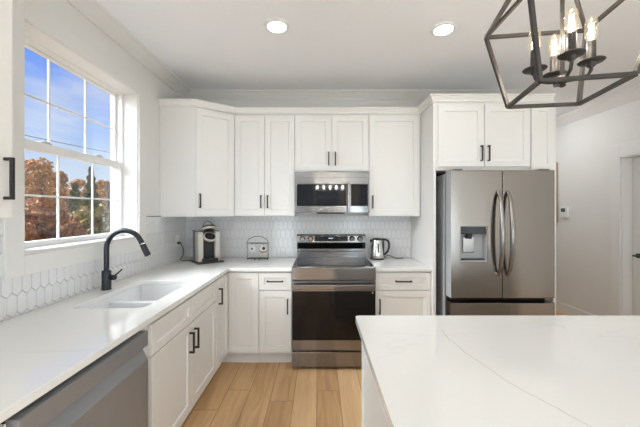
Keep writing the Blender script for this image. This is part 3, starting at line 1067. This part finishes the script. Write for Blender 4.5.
def frame_plate(x0, x1, z0, z1, a, b, c, d, y0, y1):
    """Door slab with a rectangular recess cut through its face, as one clean skin."""
    bm = bmesh.new()
    def ring(X0, X1, Z0, Z1, y):
        return [bm.verts.new(p) for p in ((X0, y, Z0), (X1, y, Z0), (X1, y, Z1), (X0, y, Z1))]
    k = .006
    loops = [ring(x0, x1, z0, z1, y1), ring(x0, x1, z0, z1, y0 + k), ring(x0 + k * .3, x1 - k * .3, z0 + k * .3, z1 - k * .3, y0 + k * .3), ring(x0 + k, x1 - k, z0 + k, z1 - k, y0), ring(a, b, c, d, y0), ring(a, b, c, d, y0 + .07)]
    for A, B in zip(loops, loops[1:]):
        for i in range(4):
            j = (i + 1) % 4
            bm.faces.new((A[i], A[j], B[j], B[i]))
    bm.faces.new(loops[-1]); bm.faces.new(loops[0][::-1])
    return bm


dA = obj('door', frame_plate(0, .4375, .69, 1.782, .078, .312, 1.0, 1.306, 0, .105), M['steel_v'], fr)
dA.data.materials.append(M['steel_side'])
for p in dA.data.polygons:
    if abs(p.normal.x) > .9 and p.center.x < .02:
        p.material_index = 1
dB = obj('door', MB().box(.4415, FW, 0, .105, .69, 1.782), M['steel_v'], fr, bevel=.005)
f = MB()
f.box(.079, .311, .0655, .0695, 1.001, 1.305)
f.box(.079, .083, .002, .0655, 1.001, 1.305); f.box(.307, .311, .002, .0655, 1.001, 1.305)
f.box(.083, .307, .002, .0655, 1.301, 1.305); f.box(.083, .307, .002, .0655, 1.001, 1.012)
dpn = obj('dispenser', f, M['steel_side'], dA, label='grey water dispenser recess')
obj('dispenser_control', MB().box(.083, .307, .004, .05, 1.238, 1.301), M['black_glass'], dpn, bevel=.004, label='black dispenser control')
obj('nozzle', MB().cyl((.17, .035, 1.195), (.17, .035, 1.2385), .022, .028, seg=16), M['plastic'], dpn, smooth=True)
obj('paddle', MB().box(.125, .225, .05, .064, 1.07, 1.215), M['steel_h'], dpn, bevel=.006, label='bright metal dispenser paddle')
obj('drip_tray', MB().box(.095, .295, .01, .062, 1.012, 1.022), M['plastic'], dpn)
for par, x in ((dA, .398), (dB, .481)):
    pts_ = []
    for i in range(15):
        s = i / 14
        pts_.append((x, -.012 - .062 * math.sin(PI * s) ** .6 if 0 < s < 1 else .0, .885 + .715 * s))
    rr = [.0125 + .006 * math.sin(PI * i / 14) for i in range(15)]
    obj('handle', MB().tube(pts_, rr, seg=14), M['steel_h'], par, smooth=True, label='bowed metal door handle')
dC = obj('freezer_drawer', MB().box(0, FW, 0, .105, .05, .648), M['steel_v'], fr, bevel=.005)
f = MB().tube([(.08, 0, .47), (.09, -.05, .47), (.25, -.062, .47), (FW - .25, -.062, .47), (FW - .09, -.05, .47), (FW - .08, 0, .47)], .012, seg=12)
obj('handle', f, M['steel_h'], dC, smooth=True)
for x in (.03, FW - .11):
    obj('hinge_cover', MB().box(x, x + .08, .02, .20, 1.783, 1.797), M['grey_plastic'], fr, bevel=.003)

# ------------------------------------------------------------------ lamps in the ceiling
def downlight(x, y, label):
    t = thing('recessed_light', label, 'ceiling light', (x, y, CZ), group='recessed ceiling lights')
    f = MB()
    n = 32
    prof = [(.064, -.002), (.065, -.013), (.070, -.015), (.084, -.011), (.090, -.001), (.090, 0.0), (.064, 0.0)]
    rings = []
    for r, z in prof:
        rings.append([f.bm.verts.new((r * math.cos(2 * PI * s / n), r * math.sin(2 * PI * s / n), z)) for s in range(n)])
    for i in range(len(rings)):
        a, b = rings[i], rings[(i + 1) % len(rings)]
        for s in range(n):
            f.bm.faces.new((a[s], a[(s + 1) % n], b[(s + 1) % n], b[s]))
    obj('trim_ring', f, M['trim'], t, smooth=True)
    obj('lens', MB().lathe([(.064, -.001), (.064, -.002), (.03, -.003), (.002, -.003)], seg=32), M['lens'], t)
    return t


downlight(-.299, 2.22, 'round recessed ceiling light nearer the window, in front of the wall cabinets')
downlight(.90, 2.257, 'round recessed ceiling light nearer the chandelier, in front of the wall cabinets')
downlight(2.95, 1.3, 'added unseen recessed ceiling light between the island and the white door')  # out of view, added to brighten the right side
for y, q in ((4.95, 'in the middle of the hallway'), (5.8, 'at the far end of the hallway')):  # hidden hall lights, added to brighten the right wall
    downlight(2.72, y, 'added unseen recessed ceiling light ' + q)
for y in (.25, -1.5, -3.2):  # unseen rows added to light the room and the appliance fronts
    for x, s in ((-.45, 'window side'), (1.0, 'middle'), (2.4, 'door side')):
        if y > 0 and s == 'middle':
            continue
        downlight(x, y, 'added unseen recessed ceiling light %s, %s row' % (s, {.25: 'first', -1.5: 'second', -3.2: 'third'}[y] + ' behind the camera view'))

# paper floor lamps added unseen behind the camera to brighten the ceiling
for x, y, q in ((-.95, -1.7, 'window side'), (1.0, -2.1, 'middle'), (2.8, -1.7, 'door side')):
    t = thing('fill_floor_lamp', 'added tall paper fill lamp behind the camera view, %s of the row' % q, 'floor lamp', (x, y, 0), group='added paper fill lamps')
    obj('base', MB().lathe([(.13, 0), (.13, .015), (.02, .02), (.012, .10)], seg=24), M['black'], t, smooth=True)
    obj('paper_shade', MB().lathe([(.10, .10), (.17, .14)] + [(.17 - .006 * (i % 2), .14 + 1.1 * i / 22) for i in range(1, 22)] + [(.17, 1.24), (.10, 1.28)], seg=28), M['fill_lamp'], t, smooth=True)

# unseen dome lamp added on the hallway ceiling to brighten the right wall
t = thing('fill_dome_light', 'added unseen dome lamp on the hallway ceiling behind the refrigerator cabinet', 'ceiling light', (2.72, 4.15, CZ))
obj('rim', MB().lathe([(.20, 0), (.21, -.006), (.21, -.02), (.195, -.024), (.19, -.02), (.19, 0)], seg=32), M['trim'], t, smooth=True)
obj('dome', MB().lathe([(.189, -.012), (.18, -.05), (.14, -.085), (.08, -.105), (.001, -.11)], seg=32), M['dome'], t, smooth=True)

# a five-light bar pendant over the dining end, behind the camera
t = thing('bar_pendant', 'black five-light bar pendant behind the camera view', 'pendant lamp', (.27, -1.45, CZ))
obj('canopy', MB().box(-.12, .12, -.04, .04, -.022, 0), M['black'], t, bevel=.004)
for x in (-.1, .1):
    obj('rod', MB().cyl((x, 0, -.63), (x, 0, -.02), .005, seg=10), M['black'], t)
obj('bar', MB().box(-.38, .38, -.015, .015, -.655, -.63), M['black'], t, bevel=.003)
for k in range(5):
    x = -.31 + .155 * k
    sk_ = obj('socket', MB().cyl((x, 0, -.69), (x, 0, -.655), .016, seg=14), M['black'], t)
    obj('bulb', MB().lathe([(.012, -.69), (.018, -.72), (.022, -.745), (.018, -.77), (.008, -.785), (.001, -.786)], (x, 0, 0), seg=18), M['bar_bulb'], sk_, smooth=True, label='lit bulb')

# ------------------------------------------------------------------ lantern chandelier
H = .45
zc = CAM_Z
chx, chy = 2.065 * H, 2.648 * H
ch = thing('lantern_chandelier', 'dark bronze open lantern chandelier with four lit candle bulbs over the island', 'chandelier', (chx, chy, CZ))
quad = [(-.248, .352), (-.365, -.248), (.248, -.371), (.365, .268)]
zb, zm, zt = zc + H - CZ, zc + 1.763 * H - CZ, zc + 2.10 * H - CZ


def corner(k, s, z):
    q = quad[k % 4]
    return Vector((q[0] * s * H, q[1] * s * H, z))


bw = .0068
S_M, S_T = 1.486, .30
for nm, s, z in (('bottom_frame', 1, zb), ('middle_frame', S_M, zm), ('top_frame', S_T, zt)):
    f = MB()
    for k in range(4):
        f.tube([corner(k, s, z), corner(k + 1, s, z)], bw, square=True)
    obj(nm, f, M['bronze'], ch)
for k in range(4):
    obj('lower_bar', MB().tube([corner(k, 1, zb), corner(k, S_M, zm)], bw, square=True), M['bronze'], ch)
    obj('upper_bar', MB().tube([corner(k, S_M, zm), corner(k, S_T, zt)], bw, square=True), M['bronze'], ch)
f = MB()
f.tube([corner(0, S_T, zt), corner(2, S_T, zt)], bw, square=True)
f.tube([corner(1, S_T, zt), corner(3, S_T, zt)], bw, square=True)
obj('top_cross', f, M['bronze'], ch)
zh = zc + 1.10 * H - CZ
obj('stem', MB().cyl((0, 0, zh), (0, 0, -.02), .0075, seg=14), M['bronze'], ch, smooth=True)
obj('canopy', MB().lathe([(.012, -.03), (.05, -.022), (.062, -.012), (.064, 0)], seg=28), M['bronze'], ch, smooth=True)
obj('hub', MB().lathe([(.006, -.022), (.012, -.018), (.009, -.01), (.02, -.004), (.024, .006), (.02, .016), (.01, .022)], (0, 0, zh), seg=24), M['bronze'], ch, smooth=True)
rc = .197 * H
zcup = zc + 1.225 * H - CZ
for ang in (157, 249, 339, 69):
    a = R(ang)
    dx, dy = math.cos(a), math.sin(a)
    e = Vector((dx * rc, dy * rc, 0))
    path = [Vector((dx * .015, dy * .015, zh)), Vector((dx * rc * .5, dy * rc * .5, zh + .002)), Vector((dx * rc * .9, dy * rc * .9, zh + .012)), Vector((dx * rc, dy * rc, zh + .03)), Vector((dx * rc, dy * rc, zcup))]
    arm = obj('arm', MB().tube(path, .0062, seg=10), M['bronze'], ch, smooth=True)
    obj('bobeche', MB().lathe([(.008, -.018), (.014, -.012), (.016, -.002), (.038, .001), (.042, .005), (.041, .007), (.012, .006)], (e.x, e.y, zcup), seg=28), M['bronze_dark'], arm, smooth=True, label='flat round drip dish')
    cs = obj('candle_sleeve', MB().lathe([(.0145, .006), (.0145, .078), (.013, .080)], (e.x, e.y, zcup), seg=20), M['bronze_dark'], arm, smooth=True)
    zb0 = zcup + .079
    obj('bulb', MB().lathe([(.012, .0), (.015, .008), (.0195, .020), (.0208, .036), (.0206, .064), (.0175, .080), (.010, .089), (.001, .091)], (e.x, e.y, zb0), seg=22), M['bulb_glass'], arm, smooth=True, label='clear glass bulb')
    f = MB()
    for q in range(4):
        b_ = PI / 2 * q + .4
        f.tube([(e.x + .004 * math.cos(b_), e.y + .004 * math.sin(b_), zb0 + .014), (e.x + .0075 * math.cos(b_), e.y + .0075 * math.sin(b_), zb0 + .066)], .0017, seg=6)
    obj('filament', f, M['filament'], arm, label='glowing filament')
    ld = bpy.data.lights.new('bulb light', 'POINT')
    ld.energy = BULB_W; ld.color = (1, .93, .84); ld.shadow_soft_size = .012
    lo_ = bpy.data.objects.new('bulb_light', ld); C.objects.link(lo_)
    lo_.parent = ch; lo_.location = (e.x, e.y, zb0 + .045)

# ------------------------------------------------------------------ small things
# coffee maker
CFL = (-1.155, 3.21, CT)
cf = thing('coffee_maker', 'cream and black pod coffee maker on the worktop in the corner', 'coffee maker', CFL, 38)
f = MB()
f.prism([(-.132, -.140), (.132, -.140), (.132, .10), (.11, .122), (-.11, .122), (-.132, .10)], 0, .014)
obj('base_tray', f, M['plastic'], cf, bevel=.004)
for q in (-1, 1):
    x_ = sorted((q * .060, q * .110))
    obj('side_column', MB().box(x_[0], x_[1], -.085, .02, .014, .31), M['cream'], cf, bevel=.006)
obj('back_panel', MB().box(-.060, .060, -.045, .02, .014, .31), M['plastic'], cf)
obj('drip_tray', MB().box(-.075, .075, -.135, -.046, .014, .048), M['plastic'], cf, bevel=.006)
obj('water_tank', MB().box(-.108, .108, .0205, .112, .014, .31), M['grey_plastic'], cf, bevel=.010)
obj('top_plate', MB().box(-.114, .112, -.06, .116, .3105, .322), M['grey_plastic'], cf, bevel=.004)
tilt = Matrix.Translation((0, -.095, .262)) @ Matrix.Rotation(R(38), 4, 'X')
hd_ = obj('brew_head', MB().lathe([(.004, -.052), (.030, -.046), (.050, -.030), (.061, -.006), (.063, .008), (.056, .010), (.052, .006), (.004, .004)], seg=30, mtx=tilt), M['cream'], cf, smooth=True)
obj('pod_chamber', MB().lathe([(.051, .0065), (.051, .0095), (.034, .012), (.020, .020), (.004, .022)], seg=28, mtx=tilt), M['plastic'], hd_, smooth=True, label='black pod chamber')
tilt2 = Matrix.Translation((0, -.065, .338)) @ Matrix.Rotation(R(-20), 4, 'X')
li_ = obj('head_lid', MB().lathe([(.004, -.010), (.060, -.009), (.064, -.004), (.064, .012), (.004, .013)], seg=30, mtx=tilt2), M['cream'], cf, smooth=True)
obj('lid_underside', MB().lathe([(.004, -.030), (.030, -.028), (.050, -.016), (.057, -.0095)], seg=28, mtx=tilt2), M['plastic'], li_, smooth=True, label='black underside of the lid')
obj('lid_band', MB().lathe([(.004, .0131), (.064, .0131), (.0655, .016), (.064, .026), (.052, .031), (.004, .033)], seg=30, mtx=tilt2), M['plastic'], li_, smooth=True, label='black top of the lid')
pts_ = [tilt2 @ Vector((.052 * math.cos(PI * i / 14), .01, .026 + .058 * math.sin(PI * i / 14))) for i in range(15)]
obj('lid_handle', MB().tube(pts_, .0042, seg=10), M['grey_plastic'], li_, smooth=True, label='grey loop handle')
rot = Matrix.Rotation(R(-38), 4, 'Z')
cpath = [(-1.484, 3.27, 1.098), (-1.462, 3.268, 1.102), (-1.440, 3.266, 1.085), (-1.420, 3.265, 1.03), (-1.425, 3.26, .965), (-1.445, 3.255, .928), (-1.42, 3.255, .9195), (-1.36, 3.26, .9195), (-1.30, 3.275, .922)]


def smooth_path(P, n=6):
    P = [Vector(p) for p in P]
    out = []
    for i in range(len(P) - 1):
        p0, p1, p2, p3 = P[max(i - 1, 0)], P[i], P[i + 1], P[min(i + 2, len(P) - 1)]
        for k in range(n):
            s = k / n
            out.append(.5 * ((2 * p1) + (p2 - p0) * s + (2 * p0 - 5 * p1 + 4 * p2 - p3) * s * s + (3 * p1 - p0 - 3 * p2 + p3) * s ** 3))
    out.append(P[-1])
    return out


def tolocal(p, loc, rz):
    return Matrix.Rotation(R(-rz), 4, 'Z') @ (Vector(p) - Vector(loc))


cd = obj('power_cord', MB().tube([tolocal(p, CFL, 38) for p in smooth_path(cpath)], .0042, seg=8), M['plastic'], cf, smooth=True)
a_, b_ = tolocal((-1.486, 3.27, 1.098), CFL, 38), tolocal((-1.452, 3.268, 1.102), CFL, 38)
obj('plug', MB().cyl(a_, b_, .014, .010, seg=12), M['plastic'], cd, smooth=True)

# outlet on the left wall
ot = thing('wall_outlet', 'white wall outlet with the coffee maker plug on the tiled left wall', 'outlet', (WX + .0115, 3.27, 1.12))
obj('cover_plate', MB().box(0, .005, -.036, .036, -.058, .058), M['white_plastic'], ot, bevel=.002)
f = MB()
for z in (-.021, .021):
    f.box(.005, .007, -.017, .017, z - .014, z + .014)
obj('receptacle', f, M['white_plastic'], ot, bevel=.001)

# wire basket
wbk = thing('wire_basket', 'small black wire basket with arched handle on the worktop left of the range', 'basket', (-.655, 3.33, CT))
hw, dp_ = .112, .045
ring = [(hw * math.cos(2 * PI * i / 28), dp_ * math.sin(2 * PI * i / 28)) for i in range(28)]
f = MB()
f.tube([(x, y, .016) for x, y in ring], .003, seg=8, closed=True)
f.tube([(-hw, 0, .016), (hw, 0, .016)], .0025, seg=8)
obj('base_ring', f, M['black'], wbk, smooth=True)
f = MB()
for s in (-1, 1):
    f.tube([(s * hw, 0, .010), (s * hw, 0, .178)], .003, seg=8)
obj('side_wire', f, M['black'], wbk, smooth=True)
f = MB(); f.tube([(x, y * .6, .178) for x, y in ring], .0028, seg=8, closed=True)
obj('top_ring', f, M['black'], wbk, smooth=True)
f = MB()
f.tube([(-hw * math.cos(PI * i / 20), 0, .178 + .072 * math.sin(PI * i / 20)) for i in range(21)], .003, seg=8)
obj('arched_handle', f, M['black'], wbk, smooth=True)
for x, y in ((-hw * .95, 0), (hw * .95, 0), (-.02, -dp_), (.02, dp_), (.025, -dp_)):
    obj('foot', MB().lathe([(.001, 0), (.006, .004), (.0065, .010), (.003, .016)], (x, y, 0), seg=12), M['black'], wbk, smooth=True)
face = lambda x, z: Matrix.Translation((x, -.004, z)) @ Matrix.Rotation(R(90), 4, 'X')
hk = obj('ornament', MB().lathe([(.002, -.006), (.030, -.006), (.034, 0), (.030, .006), (.002, .007)], seg=22, mtx=face(-.058, .118)), M['white_plastic'], wbk, smooth=True, label='small white ornament with dark centre')
obj('ornament_centre', MB().lathe([(.002, .0072), (.014, .0072), (.012, .012), (.002, .013)], seg=16, mtx=face(-.058, .118)), M['grey_plastic'], hk)
obj('hook', MB().tube([(-.058, .0, .176), (-.058, .0, .148)], .0014, seg=6), M['black'], hk)
hk2 = obj('ornament', MB().lathe([(.002, -.006), (.030, -.006), (.034, 0), (.030, .006), (.002, .007)], seg=22, mtx=face(.062, .118)), M['white_plastic'], wbk, smooth=True, label='small white ornament with brown centre and tan crescent')
obj('ornament_centre', MB().lathe([(.002, .0072), (.018, .0072), (.015, .012), (.002, .013)], seg=16, mtx=face(.066, .122)), M['bark'], hk2)
obj('hook', MB().tube([(.062, .0, .176), (.062, .0, .148)], .0014, seg=6), M['black'], hk2)
pts_ = [(.062 + .040 * math.cos(PI + PI * i / 10), -.020, .108 + .024 * math.sin(PI + PI * i / 10)) for i in range(11)]
obj('tan_crescent', MB().tube(pts_, [.003 + .006 * math.sin(PI * i / 10) for i in range(11)], seg=10), M['tan'], hk2, smooth=True, label='tan crescent')

# kettle
kt = thing('electric_kettle', 'stainless electric kettle with black handle on the short worktop by the range', 'kettle', (.628, 3.37, CT))
obj('base', MB().lathe([(.074, 0), (.076, .004), (.076, .014), (.070, .018)], seg=36), M['plastic'], kt, smooth=True)
kb = obj('body', MB().lathe([(.070, .018), (.0715, .024), (.0705, .05), (.064, .12), (.056, .18), (.0535, .206), (.052, .210)], seg=40), M['kettle'], kt, smooth=True)
obj('water_gauge', MB().prism([(-.006, .075), (.006, .075), (.006, .172), (-.006, .172)], -.0715, -.050, axis='y'), M['plastic'], kb, bevel=.002, label='dark water gauge')
ld_ = obj('lid', MB().lathe([(.0535, .208), (.054, .216), (.046, .224), (.02, .228), (.002, .229)], seg=36), M['plastic'], kt, smooth=True)
f = MB().prism([(-.050, -.016), (-.050, .016), (-.078, .004), (-.078, -.004)][::-1], .182, .214)
obj('spout', f, M['plastic'], kt, bevel=.004)
hp = smooth_path([(.045, 0, .212), (.085, 0, .212), (.118, 0, .195), (.128, 0, .15), (.118, 0, .095), (.088, 0, .058), (.064, 0, .045)])
obj('handle', MB().tube(hp, .0115, seg=12), M['plastic'], kt, smooth=True, label='black handle')
f = MB().prism([(.060, -.012), (.074, -.012), (.074, .012), (.060, .012)], .03, .20)
obj('handle_strap', f, M['plastic'], kt, bevel=.003)
kp = smooth_path([(.07, .02, .008), (.10, .03, .0285), (.14, .03, .034), (.19, .02, .014), (.235, .03, .0055), (.29, .045, .0055)])
obj('power_cord', MB().tube(kp, .0045, seg=8), M['plastic'], kt, smooth=True)

# thermostat and framed picture on the right wall
th = thing('thermostat', 'white square thermostat on the right wall', 'thermostat', (RX, 4.372, 1.42))
obj('housing', MB().box(-.024, 0, -.072, .072, -.078, .078), M['white_plastic'], th, bevel=.004)
obj('screen', MB().box(-.026, -.0235, -.03, .045, .0, .052), M['screen'], th, label='grey screen')
pc = thing('picture_frame', 'wooden framed picture on the right wall, mostly hidden behind the refrigerator', 'picture', (RX, 4.86, 1.705))
f = MB()
f.box(-.03, 0, -.36, -.325, -.43, .43); f.box(-.03, 0, .325, .36, -.43, .43)
f.box(-.03, 0, -.325, .325, -.43, -.395); f.box(-.03, 0, -.325, .325, .395, .43)
obj('frame', f, M['oak'], pc, bevel=.002)
obj('print', MB().box(-.012, -.002, -.325, .325, -.395, .395), M['paper'], pc)

# ------------------------------------------------------------------ outdoors
GZ = -2.6
struct('ground', MB().box(-90, WX - .3, -30, 110, GZ - .3, GZ), M['ground'], 'leaf strewn ground below the trees outside', 'ground')
rng = np.random.default_rng(5)


def crown_mesh(name, kind, h, w, n, m):
    """Leaf quads gathered in clumps round a trunk of height h and crown width w."""
    if kind == 'pine':
        zz = rng.uniform(.18, 1.0, n)
        rad = w * .5 * (1.06 - zz) * np.sqrt(rng.uniform(.1, 1, n)) * (0.75 + .25 * np.sin(zz * 60))
        an = rng.uniform(0, 2 * PI, n)
        cen = np.stack([rad * np.cos(an), rad * np.sin(an), zz * h], 1)
    else:
        k = 34
        cz = rng.uniform(.12, .92, k)
        rr = w * .5 * np.sqrt(np.clip(1 - ((cz - .5) / .55) ** 2, .05, 1)) * np.sqrt(rng.uniform(.05, 1, k))
        ca_ = rng.uniform(0, 2 * PI, k)
        clumps = np.stack([rr * np.cos(ca_), rr * np.sin(ca_), cz * h], 1)
        sz = rng.uniform(.10, .19, k) * w
        pick = rng.integers(0, k, n)
        d = rng.normal(0, 1, (n, 3)); d /= np.linalg.norm(d, axis=1)[:, None]
        cen = clumps[pick] + d * (sz[pick] * rng.uniform(.4, 1.05, n))[:, None]
    s = rng.uniform(.07, .17, n)
    a = rng.normal(0, 1, (n, 3)); a /= np.linalg.norm(a, axis=1)[:, None]
    b = np.cross(a, rng.normal(0, 1, (n, 3))); b /= np.linalg.norm(b, axis=1)[:, None]
    v = np.empty((n, 4, 3))
    for i, (p, q) in enumerate(((-1, -.6), (1, -.6), (1, .6), (-1, .6))):
        v[:, i] = cen + a * (s * p)[:, None] + b * (s * q)[:, None]
    me = bpy.data.meshes.new(name)
    me.from_pydata(v.reshape(-1, 3).tolist(), [], np.arange(4 * n).reshape(-1, 4).tolist())
    me.materials.append(m)
    return me


def trunk_mb(h, r):
    f = MB()
    f.tube([(0, 0, 0), (.05, .02, h * .35), (-.04, .05, h * .7), (0, 0, h * .93)], [r, r * .75, r * .45, r * .12], seg=10)
    rr = random.Random(int(h * 100))
    for i in range(9):
        z = h * (.2 + .07 * i); a = rr.uniform(0, 2 * PI); l = h * rr.uniform(.12, .22)
        f.tube([(0, 0, z), (l * .5 * math.cos(a), l * .5 * math.sin(a), z + l * .3), (l * math.cos(a), l * math.sin(a), z + l * .75)], [r * .35, r * .2, r * .06], seg=6)
    return f


def tree(name, label, x, y, kind, h, w, n, m, group=None):
    t = thing(name, label, 'tree', (x, y, GZ), group=group)
    obj('trunk', trunk_mb(h, .14 if kind == 'pine' else .17), M['bark'], t, smooth=True)
    c = bpy.data.objects.new('crown', crown_mesh('crown', kind, h, w, n, m))
    C.objects.link(c); c.parent = t
    return t


def ray(px, X):
    return (319 - px) / -312.0, X


def at(px, X):
    return X * 312.0 / (px - 319.0)


G_ = 'trees beyond the kitchen window'
tree('autumn_tree', 'tall orange autumn tree in the left panes of the window', -27, at(42, -27), 'broad', 9.1, 5.4, 9000, M['leaf_orange'], G_)
tree('autumn_tree', 'orange autumn tree at the right edge of the window beside the pine', -30, at(108, -30), 'broad', 9.2, 3.6, 8000, M['leaf_orange'], G_)
tree('pine_tree', 'green pine tree in the middle panes of the window', -26, at(91, -26), 'pine', 9.0, 3.6, 7000, M['leaf_green'], G_)
tree('pine_tree', 'smaller green pine left of the taller pine outside the window', -22, at(75, -22), 'pine', 6.5, 3.2, 6000, M['leaf_green'], G_)
tree('autumn_tree', 'low russet tree in front at the lower left panes of the window', -15, at(36, -15), 'broad', 4.3, 4.2, 7000, M['leaf_red'], G_)
tree('autumn_tree', 'low brown gold tree in front at the lower middle panes of the window', -19, at(68, -19), 'broad', 4.3, 3.0, 6000, M['leaf_brown'], G_)
tree('autumn_tree', 'low golden tree in front at the lower right panes of the window', -15, at(98, -15), 'broad', 4.2, 4.0, 7000, M['leaf_brown'], G_)
lab = 'brown autumn tree standing in the wood behind the front trees'
for i, px in enumerate((20, 60, 86, 103, 121)):
    X = -38 - 8 * (i % 2)
    tree('autumn_tree', lab, X, at(px, X), 'broad', 8.3 + .5 * (i % 3), 5.2, 6000, (M['leaf_brown'], M['leaf_red'], M['leaf_orange'])[i % 3], 'wood behind the front trees')

# power line crossing the sky
pl = thing('power_line', 'thin power line crossing the sky beyond the window', 'power line', (-14, 8, GZ))
f = MB()
P0, P1 = Vector((0, 0, 4.78 - GZ)), Vector((0, 28, 6.55 - GZ))
f.tube([P0.lerp(P1, i / 12) - Vector((0, 0, .25 * math.sin(PI * i / 12))) for i in range(13)], .016, seg=6)
obj('cable', f, M['plastic'], pl)
for q in (P0, P1):
    obj('pole', MB().cyl((q.x, q.y, 0), (q.x, q.y, q.z + .3), .14, .1, seg=12), M['bark'], pl, smooth=True)
